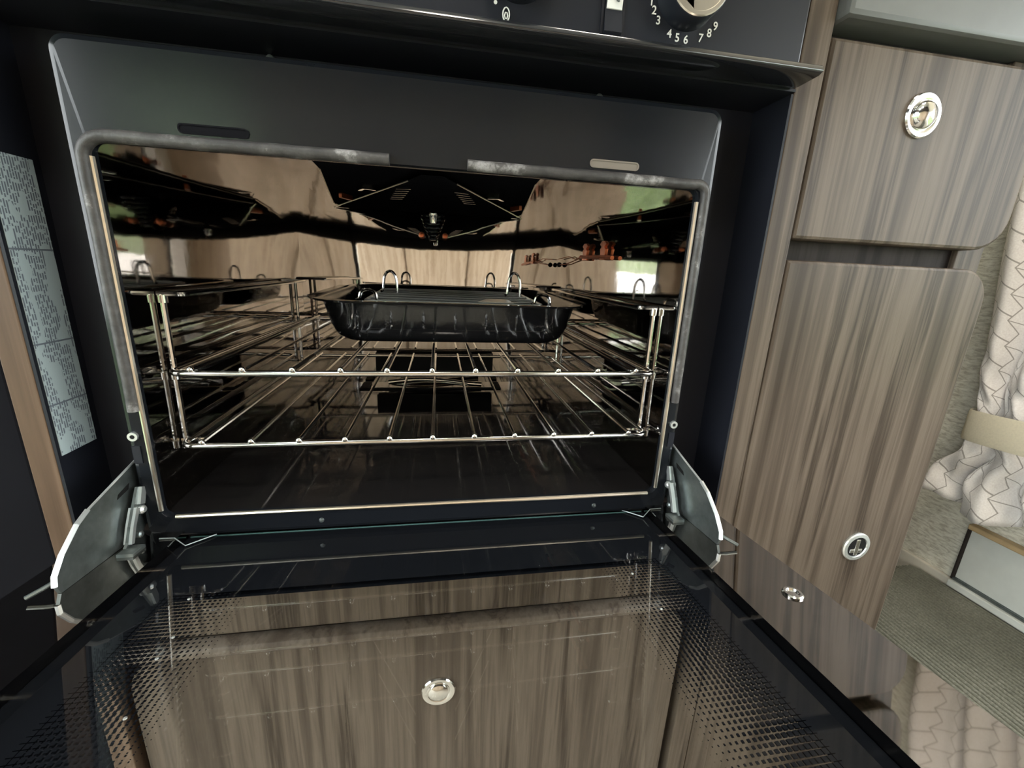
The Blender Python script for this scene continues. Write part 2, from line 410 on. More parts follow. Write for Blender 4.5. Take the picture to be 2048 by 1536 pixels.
# ------------------------------------------------------------------ setting
struct(build('floor', B(XL - .1, XR + .1, YO - .1, YB + .1, ZF - .04, ZF), M_floor))
mb = MB().box(XL - .1, SK[0], YO - .1, YB + .1, ZC, ZC + .04).box(SK[1], XR + .1, YO - .1, YB + .1, ZC, ZC + .04).box(SK[0], SK[1], YO - .1, SK[2], ZC, ZC + .04).box(SK[0], SK[1], SK[3], YB + .1, ZC, ZC + .04)
struct(build('ceiling', mb, M_ceil))
struct(build('wall_back', B(XL - .1, XR + .1, YB, YB + .04, ZF, ZC), M_cream))
mb = MB().box(XL - .04, XL, WL[1], YB, ZF, ZC).box(XL - .04, XL, YO, WL[0], ZF, ZC).box(XL - .04, XL, WL[0], WL[1], ZF, WL[2]).box(XL - .04, XL, WL[0], WL[1], WL[3], ZC)
struct(build('wall_left', mb, M_brownedge))
mb = MB().box(XR, XR + .04, WR[1], YB, ZF, ZC).box(XR, XR + .04, YO, WR[0], ZF, ZC).box(XR, XR + .04, WR[0], WR[1], ZF, WR[2]).box(XR, XR + .04, WR[0], WR[1], WR[3], ZC)
struct(build('wall_right', mb, M_paper))
mb = MB().box(XL, WO[0], YO - .04, YO, ZF, ZC).box(WO[1], XR, YO - .04, YO, ZF, ZC).box(WO[0], WO[1], YO - .04, YO, ZF, WO[2]).box(WO[0], WO[1], YO - .04, YO, WO[3], ZC)
struct(build('wall_front', mb, M_palewood))
struct(build('baseboard_right', B(XR - .008, XR, YO, YB, ZF, -0.2585), M_cream, bevel=.002))
for i, (wd, ax) in enumerate(((WR, 'x'), (WO, 'y'), (WL, 'l'))):
    a0, a1, z0, z1 = wd
    t = .03
    mb = MB()
    for (p0, p1, q0, q1) in ((a0, a1, z0, z0 + t), (a0, a1, z1 - t, z1), (a0, a0 + t, z0 + t, z1 - t), (a1 - t, a1, z0 + t, z1 - t)):
        if ax == 'x': mb.box(XR + .004, XR + .036, p0, p1, q0, q1)
        elif ax == 'l': mb.box(XL - .036, XL - .004, p0, p1, q0, q1)
        else: mb.box(p0, p1, YO - .036, YO - .004, q0, q1)
    wo = struct(build('window_%d' % (i + 1), mb, M_white))
    pane = B(XR + .018, XR + .022, a0 + t, a1 - t, z0 + t, z1 - t) if ax == 'x' else B(XL - .022, XL - .018, a0 + t, a1 - t, z0 + t, z1 - t) if ax == 'l' else B(a0 + t, a1 - t, YO - .022, YO - .018, z0 + t, z1 - t)
    build('pane', pane, M_pane, wo)

t = .03; mb = MB()
for (p0, p1, q0, q1) in ((SK[0], SK[1], SK[2], SK[2] + t), (SK[0], SK[1], SK[3] - t, SK[3]), (SK[0], SK[0] + t, SK[2] + t, SK[3] - t), (SK[1] - t, SK[1], SK[2] + t, SK[3] - t)): mb.box(p0, p1, q0, q1, ZC + .004, ZC + .036)
wo = struct(build('window_4', mb, M_white))  # frame of the added, unseen roof light
build('pane', B(SK[0] + t, SK[1] - t, SK[2] + t, SK[3] - t, ZC + .018, ZC + .022), M_pane, wo)

# ------------------------------------------------------------------ oven
OW, OH = 0.42, 0.268
XC0, XC1 = -0.060, 0.487         # inner faces of the recess cheeks
RD = 0.042                       # recess depth
oven = thing('oven', 'black built-in gas oven standing open with its glass door dropped down', 'oven', (0.21, 0.2, -0.03))
# raised body front around the opening
def L(i, y, r): return [(a, y, bb) for a, bb in rrect(-0.0135 + i, 0.4335 - i, -0.0195 + i, 0.3265 - i, r, 6)]
hole = lambda g, y, r: [(a, y, bb) for a, bb in rrect(-g, OW + g, -g, OH + g, r, 6)]
mb = MB().loft([hole(0.0, .006, .006), hole(0.0, .002, .006), hole(0.001, .0, .007), L(.004, 0, .008), L(.0012, .0012, .009), L(0, .004, .010), L(0, RD, .010)])
build('body_front', mb, M_satin, oven, smooth=True)
# recess back and cheeks
mb = MB().loft([[(a, RD, bb) for a, bb in rrect(XC0, XC1, -.030, .3415, .001, 6)], [(a, RD, bb) for a, bb in rrect(-.0135, .4335, -.0195, .3265, .010, 6)]])
build('recess_back', mb, M_matte, oven)
ck = build('cheek', B(XC0 - .002, XC0, .0, .40, -.030, .3415), M_matte, oven)
build('cheek', B(XC1, XC1 + .002, .0, .40, -.030, .3415), M_matte, oven)
build('recess_roof', B(XC0, XC1, -.004, RD + .01, .3415, .3435), M_matte, oven)
lab = build('instruction_sticker', B(XC0 + .0001, XC0 + .0006, .0025, .0355, .0535, .2600), M_label, oven, uvfn=lambda c: (c.y - .0025, c.z - .0535))
lab['label'] = 'pale blue-grey sticker covered in fine print'
# cavity
CX0, CX1, CY1, CZ0, CZ1 = -0.004, 0.424, 0.42, -0.003, 0.291
def grid(nu, nv, fn):
    m = MB(); vs = [fn(i / nu, j / nv) for j in range(nv + 1) for i in range(nu + 1)]
    return m.add(vs, [(j * (nu + 1) + i, j * (nu + 1) + i + 1, (j + 1) * (nu + 1) + i + 1, (j + 1) * (nu + 1) + i) for j in range(nv) for i in range(nu)])
def backfn(u, v):
    k = math.sin(math.pi * u) * math.sin(math.pi * min(1, v * 1.05))
    return (CX0 + (CX1 - CX0) * u, CY1 - 0.0035 * k, CZ0 + (CZ1 - CZ0) * v)
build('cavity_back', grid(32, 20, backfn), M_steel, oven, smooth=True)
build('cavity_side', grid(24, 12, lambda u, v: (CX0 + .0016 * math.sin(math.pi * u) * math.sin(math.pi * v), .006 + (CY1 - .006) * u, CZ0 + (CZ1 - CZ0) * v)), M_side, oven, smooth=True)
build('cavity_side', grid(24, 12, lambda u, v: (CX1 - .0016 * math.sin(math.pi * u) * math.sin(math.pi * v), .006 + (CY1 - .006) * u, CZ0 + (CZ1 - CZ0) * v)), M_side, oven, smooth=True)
build('cavity_roof', grid(24, 12, lambda u, v: (CX0 + (CX1 - CX0) * u, .006 + (CY1 - .006) * v, CZ1)), M_roof, oven, smooth=True)
build('cavity_base', grid(24, 12, lambda u, v: (CX0 + (CX1 - CX0) * u, .006 + (CY1 - .006) * v, CZ0)), M_base, oven, smooth=True)
mb = MB().loft([[(a, .0062, bb) for a, bb in rrect(-.0005, OW + .0005, -.0005, OH + .0005, .006, 6)], [(a, .0062, bb) for a, bb in rrect(CX0, CX1, CZ0, CZ1, .001, 6)]])
build('opening_return', mb, M_matte, oven)
# bright trim along the sides and the bottom of the opening
pts = [(0.0008, -.0010, .258)] + [(0.0008, -.0010, z) for z in (.2, .1, .012)]
build('edge_trim', MB().tube([(0.0004, -.001, .259), (0.0004, -.001, .006)], .0017, 8), M_trim, oven, smooth=True)
build('edge_trim', MB().tube([(OW - .0004, -.001, .259), (OW - .0004, -.001, .006)], .0017, 8), M_trim, oven, smooth=True)
build('edge_trim', MB().tube([(.010, -.001, .0004), (OW - .008, -.001, .0004)], .0017, 8), M_trim, oven, smooth=True)
# rubber gasket in two lengths
zt = .2712
f = xz(-.0015)
def wob(pts):
    return [(p[0] + random.uniform(-.00025, .00025), p[1], p[2] + random.uniform(-.00025, .00025)) for p in pts]
pl = [(x, -.0015, zt) for x in [.183 - .012 * k for k in range(15)]] + arc((.010, zt - .014), .014, 90, 180, 6, f) + [(-.004, -.0015, zt - .014 - .012 * k) for k in range(1, 15)]
build('gasket', MB().tube(wob(pl), .0040, 10, flat=1.0), M_rubber, oven, smooth=True)
pr_ = [(x, -.0015, zt + .0005) for x in [.237 + .012 * k for k in range(16)]] + arc((.4175, zt - .0075), .0085, 90, 0, 5, f) + [(.426, -.0015, zt - .012 - .012 * k) for k in range(1, 15)]
build('gasket', MB().tube(wob(pr_), .0038, 10), M_rubber, oven, smooth=True)
# vent slots punched in the body front
for (a, bz, wd) in ((.0515, .2795, .0425), (.3285, .2805, .0395)):
    sl = build('vent_slot', MB().loft([[(p, -.0006, q) for p, q in rrect(a, a + wd, bz - .0028, bz + .0032, .0029, 5)], [(p, -.0006, q) for p, q in rrect(a + .001, a + wd - .001, bz - .0018, bz + .0022, .0019, 5)], [(p, -.0001, q) for p, q in rrect(a + .001, a + wd - .001, bz - .0018, bz + .0022, .0019, 5)]], False, True), M_dull_black if a < .1 else M_slot, oven)
for (x, z, mt, rr) in ((-.0086, .0690, M_zinc_glint, .0034), (.4289, .0695, M_zinc_glint, .0034)):
    s = build('rivet', MB().lathe([(rr * .45, -.0002), (rr * .5, -.0022), (rr, -.0022), (rr, .0)], (x, 0, z), (0, 1, 0), 16), mt, oven, smooth=True)
    build('rivet_bore', MB().lathe([(rr * .42, -.0023), (rr * .42, -.0018)], (x, 0, z), (0, 1, 0), 12), M_dark, s)
    build('strap', MB().box(x - .0028, x + .0028, -.0008, .0002, z - .022, z - .008), M_matte, oven)
for x in (.0985, .3455):
    build('screw_head', MB().lathe([(.0001, -.0018), (.0025, -.0014), (.0032, 0)], (x, RD - .002, .3385), (0, 1, 0), 12), M_zinc, oven, smooth=True)
for x in (.118, .36):
    build('screw_head', MB().lathe([(.0001, -.0016), (.0018, -.0012), (.0022, 0)], (x, 0.0, -.0105), (0, 1, 0), 10), M_zinc, oven, smooth=True)
# control panel, lip, dial, switch
cp = build('control_panel', B(-.052, .469, -.025, RD, .3455, .412), M_ctrl, oven, bevel=.0015)
mb = MB().prism([(-.0335, .3440), (-.030, .3422), (-.012, .3415), (.0, .3435), (.0, .3480), (-.024, .3482), (-.0322, .3478)], lambda y, z, x: (x, y, z), -.058, .4825)
build('drip_lip', mb, M_lip, oven, bevel=.0009, seg=3)
build('hob_top', B(-.060, .487, -.03, .5, .412, .418), M_satin, oven, bevel=.002)
kc = (.3775, -.025, .3785)
def dial(c):
    k = build('dial', MB().lathe([(.0001, -.0120), (.0165, -.0125), (.0170, -.0160), (.0200, -.0160), (.0208, -.0150), (.0210, -.0020), (.0214, 0.0)], c, (0, 1, 0), 40), M_ctrl, cp, smooth=True)
    build('dial_ring', MB().lathe([(.0172, -.0162), (.0176, -.0168), (.0196, -.0168), (.0202, -.0160)], c, (0, 1, 0), 40), M_trim, cp, smooth=True)
    build('dial_grip', MB().prism([(-.0165, .004), (-.012, -.011), (-.002, -.0165), (.001, -.0160), (.0155, .006), (.012, .012)], lambda a, bb, y: (c[0] + a, y, c[2] + bb), c[1] - .0155, c[1] - .0118), M_ctrl, cp, bevel=.0006)
    build('dial_pointer', MB().prism([(-.0165, .001), (-.0135, -.0095), (-.0030, -.0165), (-.0045, -.002), (-.012, .006)], lambda a, bb, y: (c[0] + a, y, c[2] + bb), c[1] - .0162, c[1] - .0156), M_trim, cp)
kc, kc2 = (.3775, -.025, .3800), (.2655, -.025, .3815)
dial(kc); dial(kc2)
def text(ch, x, z, size, par, y=-.0254, rz=0.0):
    cu = bpy.data.curves.new('digit', 'FONT'); cu.body = ch; cu.size = size; cu.align_x = 'CENTER'; cu.align_y = 'CENTER'; cu.extrude = .0001; cu.offset = .00008
    o = bpy.data.objects.new('tmp', cu); C.objects.link(o)
    bpy.context.view_layer.update()
    me = bpy.data.meshes.new_from_object(o.evaluated_get(bpy.context.evaluated_depsgraph_get()))
    bpy.data.objects.remove(o); me.name = 'dial_number'; me.materials.clear(); me.materials.append(M_ink)
    q = Vector((x, y, z)) - wloc(par)
    me.transform(Matrix.Translation(q) @ Matrix.Rotation(math.radians(90), 4, 'X') @ Matrix.Rotation(rz, 4, 'Z'))
    d = bpy.data.objects.new('dial_number', me); C.objects.link(d); d.parent = par
    return d
for ch, x, z in (('1', .3531, .3722), ('2', .3554, .3676), ('3', .3590, .3625), ('4', .3678, .3562), ('5', .3737, .3545), ('6', .3800, .3541), ('7', .3906, .3562), ('8', .3963, .3597), ('9', .4001, .3640)):
    text(ch, x, z, .0068, cp)
build('flame_symbol', MB().tube([(.2583 + .0021 * math.cos(t * .5236), -.0253, .3538 + .0037 * math.sin(t * .5236)) for t in range(12)], .0004, 6, closed=True).tube([(.2583 + .0010 * math.cos(t * 1.047), -.0253, .3532 + .0018 * math.sin(t * 1.047)) for t in range(6)], .0004, 6, closed=True), M_ink, cp)
build('off_dot', MB().lathe([(.0001, -.0003), (.0011, -.0003), (.0011, 0)], (.2515, -.025, .3594), (0, 1, 0), 14), M_ink, cp)
mb = MB()
for q in (B(.3195, .3212, -.0262, -.025, .3485, .392), B(.3338, .3352, -.0262, -.025, .3485, .392), B(.3195, .3352, -.0262, -.025, .3478, .3488)): mb.add(q.v, q.f)
build('switch_surround', mb, M_matte, cp)
sw = build('rocker_switch', MB().prism([(-.0255, .3490), (-.0285, .3515), (-.0268, .3640), (-.0295, .385), (-.025, .386), (-.025, .349)], lambda y, z, x: (x, y, z), .3216, .3334), M_ctrl, cp)
build('switch_cap', MB().prism([(-.0274, .3642), (-.0303, .385), (-.0288, .3852), (-.0262, .3638)], lambda y, z, x: (x, y, z), .3224, .3327), M_white, cp)
build('spark_symbol', MB().tube([(.3250, -.0300, .376), (.3285, -.0297, .3725), (.3262, -.0295, .3715), (.3298, -.0290, .3675)], .0004, 5).tube([(.3298, -.0290, .3675), (.3296, -.0291, .3695)], .0004, 5).tube([(.3298, -.0290, .3675), (.3280, -.0290, .3680)], .0004, 5), M_zinc, cp)
# roof burner recess, heat shield and their fittings
zr = CZ1 - .0008
mb = MB().prism([(.0535, .4155), (.3550, .4155), (.3195, .150), (.315, .05), (.105, .05), (.0990, .155)], lambda a, bb, z: (a, bb, z), zr, CZ1 + .0)
gb = build('grill_recess', mb, M_dull_black, oven)
zs_ = zr - .0062
mb = MB().prism([(.0600, .4140), (.3490, .4140), (.236, .145), (.222, .112), (.200, .112), (.185, .147)], lambda a, bb, z: (a, bb, z), zs_ - .0006, zs_)
hs = build('heat_shield', mb, M_dull_black, oven)
for a, bb in (((.0545, .4150), (.1855, .146)), ((.3545, .4150), (.2355, .144)), ((.0990, .155), (.0540, .415)), ((.3195, .150), (.3545, .415))):
    zz = zs_ - .0003 if a[1] > .4 else zr - .0004
    build('shield_edge', MB().tube([(a[0], a[1], zz), (bb[0], bb[1], zz)], .0008, 6), M_trim, oven)
for k, (x, y, s) in enumerate(((.122, .23, 1), (.298, .235, -1))):
    build('bent_piece', MB().prism([(0, 0), (.004, 0), (.010, .012), (.022, .008), (.022, .011), (.008, .016)], lambda a, bb, z, x=x, y=y, s=s: (x + s * a, y - bb, z), zr - .007, zr - .001), M_chrome, oven)  # bent bright pieces standing for reflections of the grill jets
    build('bent_piece', MB().prism([(0, 0), (.006, 0), (.014, .02), (.010, .022)], lambda a, bb, z, x=x, y=y, s=s: (x - s * (.022 + a), y + .09 - bb, z), zr - .007, zr - .001), M_copper, oven)
for s in (-1, 1):
    for k in range(6):
        x = .210 + s * (.024 + .003 * k); y = .185 + .016 * k
        build('louvre', MB().prism([(0, 0), (.016, .004), (.016, .006), (0, .0025)], lambda a, bb, z, x=x, y=y, s=s: (x + s * a, y + bb, z), zs_ - .0022, zs_ - .0006), M_satin, hs)
build('hanging_pin', MB().lathe([(.0042, 0), (.0042, .016), (.0050, .017), (.0050, .021), (.0042, .022), (.0036, .030), (.0001, .031)], (.2095, .245, zs_ - .0006), (0, 0, -1), 14), M_chrome, oven, smooth=True)
prof = []
for k in range(7):
    h = .0065 * k; rr = .0195 - .0023 * k
    prof += [(rr, h), (rr + .0013, h + .0018), (rr + .0013, h + .0036), (rr - .001, h + .0050)]
prof.append((.0001, prof[-1][1]))
build('pin_reflection_rings', MB().lathe(prof, (.207, .392, zs_ - .0006), (0, .35, -1), 24), M_satin, oven, smooth=True)  # stacked rings modelling the pin's reflection in the back wall
for x in (.1885, .2265):
    build('copper_boss', MB().lathe([(.0001, .006), (.004, .0055), (.0052, .0)], (x, .410, .249), (0, -1, 0), 12), M_copper, oven, smooth=True)
# thermostat probe on the right cavity wall
xw_ = CX1 - .002
pb = build('thermostat_probe', MB().tube([(xw_ - .004, .275, .2222), (xw_ - .004, .250, .2212), (xw_ - .004, .19, .2205), (xw_ - .004, .158, .2190)], .0026, 8), M_copper, oven, smooth=True)
for y in (.257, .189):
    cl = MB().prism([(-.006, -.003), (.006, -.003), (.0045, .004), (.0055, .010), (.003, .0125), (.0065, .016), (.003, .0195), (-.003, .0195), (-.0065, .016), (-.003, .0125), (-.0055, .010), (-.0045, .004)], lambda a, bb, x, y=y: (x, y + 1.7 * a, .2200 + bb), xw_ - .005, xw_ - .001)
    build('probe_clip', cl, M_copper, pb, bevel=.0006)
cap = [(xw_ - .003, .275, .2222), (xw_ - .003, .305, .2195), (xw_ - .003, .335, .224), (xw_ - .003, .365, .2225), (xw_ - .003, .398, .221)]
cap2 = [(xw_ - .003, .275, .2210), (xw_ - .003, .315, .2165), (xw_ - .003, .352, .2125), (xw_ - .003, .380, .2117), (xw_ - .003, .393, .2117)]
build('capillary', MB().tube(cap, .0008, 6).tube(cap2, .0008, 6), M_copper, pb, smooth=True)
build('grommet', MB().sphere((xw_ - .003, .391, .2117), .0042, 12, 8), M_dark, pb, smooth=True)
# base burner at the rear
mb = MB().box(.086, .100, .372, .412, CZ0 + .0005, CZ0 + .0022).box(.309, .323, .372, .412, CZ0 + .0005, CZ0 + .0022).box(.086, .323, .3705, .3765, CZ0 + .0005, CZ0 + .0022)
build('burner_frame', mb, M_dark, oven)
build('burner_box', MB().box(.108, .312, .4095, .4135, .018, .052), M_dark, oven)
bt = [(.130 + .16 * k / 12, .394 + .006 * math.sin(k * .4), CZ0 + .007 + .003 * math.sin(k * .35)) for k in range(13)]
build('burner_tube', MB().tube(bt, .0042, 10), M_chrome, oven, smooth=True)
build('burner_tube', MB().tube([(p[0] + .015, p[1] - .010, p[2] - .002) for p in bt[:10]], .0026, 8), M_chrome, oven, smooth=True)
# shelf runners, a ladder of wires on each cavity side
def runner(s):
    xw0 = CX0 if s > 0 else CX1
    X = lambda d: xw0 + s * d
    fr = build('shelf_runner', MB().tube([(X(.0042), .046, .171), (X(.0042), .046, .046)], .0021, 8), M_chrome, oven, smooth=True)
    build('strut', MB().tube([(X(.0042), .372, .171), (X(.0042), .372, .046)], .0021, 8), M_chrome, fr, smooth=True)
    for z in (.171, .1134 - .0052, .0522 - .0052):
        pts = [(X(.001), .046, z), (X(.016), .046, z)] + [(X(.016 + .004 * math.sin(t)), .050 - .004 * math.cos(t), z) for t in (.5, 1.1, 1.57)] + [(X(.020), .36, z)] + [(X(.020 - .004 * (1 - math.cos(t))), .364 + .008 * math.sin(t), z) for t in (.6, 1.2, 1.57)] + [(X(.001), .372, z)]
        build('rung', MB().tube(pts, .0021, 8), M_chrome, fr, smooth=True)
        build('weld_collar', MB().lathe([(.0034, -.003), (.0034, .003)], (X(.0042), .046, z - .004), (0, 0, 1), 10), M_chrome, fr, smooth=True)
runner(1); runner(-1)

# ------------------------------------------------------------------ oven door (hinged at the bottom, lying almost level)
TD, ZD = 0.0979, -0.0220
cD, sD = math.cos(TD), math.sin(TD)
def D(x, l, n): return (x, -l * cD + n * sD, ZD + l * sD + n * cD)
def Dbox(x0, x1, l0, l1, n0, n1):
    vs = [D(x, l, n) for x in (x0, x1) for l in (l0, l1) for n in (n0, n1)]
    return MB().add(vs, [(0, 1, 3, 2), (4, 6, 7, 5), (0, 4, 5, 1), (2, 3, 7, 6), (0, 2, 6, 4), (1, 5, 7, 3)])
def Duv(c): return (c.x, -(c.y) * cD + (c.z - ZD) * sD)
def ring(x0, x1, l0, l1, r, n): return [D(a, bb, n) for a, bb in rrect(x0, x1, l0, l1, r, 6)]
o0, o1 = (-.0480, .4717, .004, .366), (.016, .410, .020, .338)
mb = MB().loft([ring(*o1, .010, -.005), ring(*o0, .004, -.005), ring(-.0486, .4723, .0034, .3666, .004, -.007), ring(-.0486, .4723, .0034, .3666, .004, -.022), ring(*o1, .010, -.022), ring(*o1, .010, -.005)])
for xa, xb in ((-.0486, .0133), (.4125, .4723)):
    q = Dbox(xa, xb, -.004, .3666, -.005, .008); mb.add(q.v, q.f)
door = build('door', mb, M_rim, oven)
door['label'] = 'drop-down glass oven door with mirror-black rim'
build('inner_glass', Dbox(.0135, .4122, -.006, .345, -.0046, 0), M_inner, door, uvfn=Duv)
build('outer_glass', Dbox(-.0484, .4721, .004, .366, -.0265, -.0222), M_outer, door, uvfn=Duv)
build('glass_edge', Dbox(.015, .4110, -.0042, -.0030, .0001, .0006), M_teal, door)
build('glass_clip', MB().tube([D(.392, -.006, .0012), D(.4065, .010, .0014), D(.413, .0095, .0086), D(.424, .0095, .0088)], .0006, 6), M_zinc, door)
build('glass_clip', MB().tube([D(.034, -.004, .0012), D(.019, .012, .0014), D(.0125, .0125, .0086), D(.002, .0125, .0088)], .0006, 6), M_zinc, door)
pg = build('plug', MB().lathe([(.0064, 0), (.0064, .0010), (.0056, .0018), (.0042, .0018), (.0036, .0006), (.0001, .0010)], D(.4493, .1371, .008), (0, sD, cD), 24), M_chrome, door, smooth=True)
for x, l in ((.0559, .0786), (.0655, .1130), (.0660, .1285), (.0735, .1640), (.3575, .0905), (.3595, .1290)):
    build('glass_glint', MB().lathe([(.0009, 0), (.0008, .0005), (.0001, .0008)], D(x, l, 0), (0, sD, cD), 8), M_zinc_glint, door, smooth=True)  # tiny bright domes standing for light glints on the glass
# hinges: zinc plates on each side with a folding arm
poly = [(.0165, .0460), (-.0400, .0318), (-.0505, .0273), (-.0655, .0155), (-.0735, .0057), (-.0748, -.0005), (-.0730, -.0066), (-.030, -.0108), (.002, -.0135), (.0140, -.004)]
for s, xh in ((1, .4385), (-1, -.0185)):
    hg = build('hinge', MB().prism(poly, lambda y, z, x: (x, y, z), xh - .0011, xh + .0011), M_zinc, oven)
    hg['label'] = 'zinc hinge plate with glint strips along its edge'
    e = [(xh, y, z) for y, z in poly[1:6]]
    build('plate_glint', MB().tube(e, .0017, 6), M_zinc_glint, hg)  # brighter strip for the light that the plate's edge catches
    build('plate_glint', MB().tube([(xh, poly[0][0], poly[0][1]), (xh,) + poly[1]], .0009, 6), M_zinc_glint, hg)
    xi = xh - s * .007
    arm = [(.004, .0260), (-.004, .0290), (-.012, .016), (-.019, .004), (-.024, -.006), (-.028, -.0095), (-.021, -.0105), (-.015, -.001), (-.008, .008), (.002, .014)]
    ar = build('arm', MB().prism(arm, lambda y, z, x: (x, y, z), xi - .0010, xi + .0010), M_zinc, hg)
    build('arm_edge', MB().prism([(-.012, .016), (-.019, .004), (-.024, -.0075), (-.021, -.0085), (-.016, .003), (-.009, .014)], lambda y, z, x: (x, y, z), xi - s * .001 - .0035, xi - s * .001 + .0020), M_zinc_glint, hg)
    build('arm_edge', MB().prism([(.002, .0265), (-.003, .0285), (-.008, .0165), (-.003, .0145)], lambda y, z, x: (x, y, z), xi - s * .001 - .0010, xi - s * .001 + .0022), M_zinc_glint, hg)
    build('pivot', MB().lathe([(.0034, -.004), (.0034, .003), (.0020, .0045)], (xi, -.006, .011), (-s, 0, 0), 12), M_zinc_glint, hg, smooth=True)
    build('pivot', MB().lathe([(.0028, -.004), (.0028, .003), (.0016, .004)], (xi, -.013, -.006), (-s, 0, 0), 12), M_zinc, hg, smooth=True)
    foot = [(.005, .0035), (-.058, .0035), (-.062, .0005), (.005, .0005)]
    fb = MB(); l0, l1 = .010, .060
    xa, xb = sorted((xi - s * .010, xi + s * .001))
    q = Dbox(xa, xb, .022, .036, .0, .0105); fb.add(q.v, q.f)
    build('foot', fb, M_zinc, hg, bevel=.0006)
    build('spring_hook', MB().tube([(xh, -.0700, .0020), (xh + s * .006, -.0760, -.0005), (xh + s * .012, -.0800, -.0030)], .0013, 6), M_zinc, hg)
    build('slot', MB().prism([(-.002, .0315), (-.014, .0285), (-.016, .0255), (-.004, .0275)], lambda y, z, x: (x, y, z), xh - s * .0013 - .0003, xh - s * .0013 + .0003), M_dark, hg)

# ------------------------------------------------------------------ racks
X0, PW = .0252, .0371
def rack(z, label, yf=.0219):
    yb = .394
    t = thing('oven_rack', label, 'oven rack', (.21, .21, z - .0026))
    zr_ = z - .0016
    xl, xr = .0085, .4165
    c = .010
    pts = [(xl + c, yf, zr_)]
    pts += [(xl + c - c * math.sin(a), yf + c - c * math.cos(a), zr_) for a in (.4, .8, 1.2, 1.57)]
    pts += [(xl, yb - c, zr_)] + [(xl + c - c * math.cos(a), yb - c + c * math.sin(a), zr_) for a in (.4, .8, 1.2, 1.57)]
    pts += [(xr - c, yb, zr_)] + [(xr - c + c * math.sin(a), yb - c + c * math.cos(a), zr_) for a in (.4, .8, 1.2, 1.57)]
    pts += [(xr, yf + c, zr_)] + [(xr - c + c * math.cos(a), yf + c - c * math.sin(a), zr_) for a in (.4, .8, 1.2)]
    build('frame', MB().tube(pts, .0026, 10, closed=True), M_chrome, t, smooth=True)
    proto = None
    for i in range(11):
        x = X0 + i * PW
        if proto is None:
            proto = build('wire', MB().tube([(x, yf - .0010, z + .0018), (x, yb + .001, z + .0018)], .00165, 8).sphere((x, yf - .0014, z + .0020), .0026, 10, 8), M_chrome, t, smooth=True, at=None)
        else:
            o = proto.copy(); C.objects.link(o); o.parent = t; o.location = (i * PW, 0, 0)
    return t
rack(.1134, 'upper chromed wire rack holding the black roasting pan')
rack(.0522, 'lower chromed wire rack standing empty under the pan')

# ------------------------------------------------------------------ roasting pan and trivet
zb = .1187
def PZ(y): return .0058 * (y - .125) / .27        # slight rise towards the rear
def pl_(x0, x1, y0, y1, r, z): return [(a, bb, z + PZ(bb)) for a, bb in rrect(x0, x1, y0, y1, r, 8)]
pan = thing('roasting_pan', 'black enamelled roasting pan with fluted flared sides on the upper rack', 'roasting pan', (.234, .26, zb))
cx = .234
def px(h, d): return (cx - h, cx + h, .262 - d, .262 + d)
loops = [pl_(*px(.112, .108), .024, zb - .0016), pl_(*px(.123, .117), .030, zb - .001), pl_(*px(.132, .124), .038, zb + .004), pl_(*px(.138, .128), .041, zb + .016), pl_(*px(.142, .131), .042, zb + .032), pl_(*px(.1445, .134), .043, zb + .0415), pl_(*px(.150, .139), .045, zb + .0435), pl_(*px(.1535, .142), .046, zb + .0425), pl_(*px(.1530, .1415), .046, zb + .0445), pl_(*px(.143, .132), .042, zb + .0445), pl_(*px(.139, .128), .040, zb + .032), pl_(*px(.133, .121), .038, zb + .016), pl_(*px(.124, .112), .033, zb + .006), pl_(*px(.112, .100), .024, zb + .003)]
build('pan_body', MB().loft(loops, True, True), M_pan, pan, smooth=True)
for k in range(7):          # pressed flutes along the front wall
    x = cx - .102 + .034 * k
    y1, y2, y3 = .262 - .1276, .262 - .1306, .262 - .1234
    build('flute', MB().tube([(x, y3 + .001, zb + .006), (x, y1 + .0006, zb + .016), (x, y2 + .0006, zb + .032), (x, y2 + .0003, zb + .036)], .0016, 8), M_pan, pan, smooth=True)
for s in (-1, 1):
    xo = cx + s * .1525
    build('grip', MB().loft([[(xo, .150, zb + .0430), (xo, .150, zb + .0450)], [(xo + s * .007, .165, zb + .0445), (xo + s * .007, .165, zb + .0465)], [(xo + s * .008, .330, zb + .0480), (xo + s * .008, .330, zb + .0500)], [(xo, .345, zb + .0470), (xo, .345, zb + .0490)]], closed=False).loft([[(xo, .150, zb + .0450), (xo - s * .003, .150, zb + .0450)], [(xo + s * .007, .165, zb + .0465), (xo - s * .003, .165, zb + .0465)], [(xo + s * .008, .330, zb + .0500), (xo - s * .003, .330, zb + .0500)], [(xo, .345, zb + .0490), (xo - s * .003, .345, zb + .0490)]], closed=False), M_pan, pan, smooth=True)
tv = thing('wire_trivet', 'bright wire roasting trivet with four looped handles lying in the pan', 'trivet', (.236, .25, zb + .003))
zt_ = zb + .0405
fr_ = MB().tube([(a, bb, zt_ + PZ(bb)) for a, bb in rrect(.134, .340, .165, .345, .012, 4)], .0018, 8, closed=True)
build('frame', fr_, M_zinc_glint, tv, smooth=True)
for k in range(6):
    y = .176 + .030 * k
    build('wire', MB().tube([(.1345, y, zt_ + PZ(y)), (.165, y, zt_ + PZ(y)), (.305, y, zt_ + PZ(y) - .0015), (.3395, y, zt_ + PZ(y))], .0015, 6), M_zinc_glint, tv, smooth=True)
build('plate', MB().prism([(.262, .172), (.305, .172), (.305, .225), (.278, .225)], lambda a, bb, z: (a, bb, z), zt_ + .0024, zt_ + .0032), M_zinc_glint, tv)
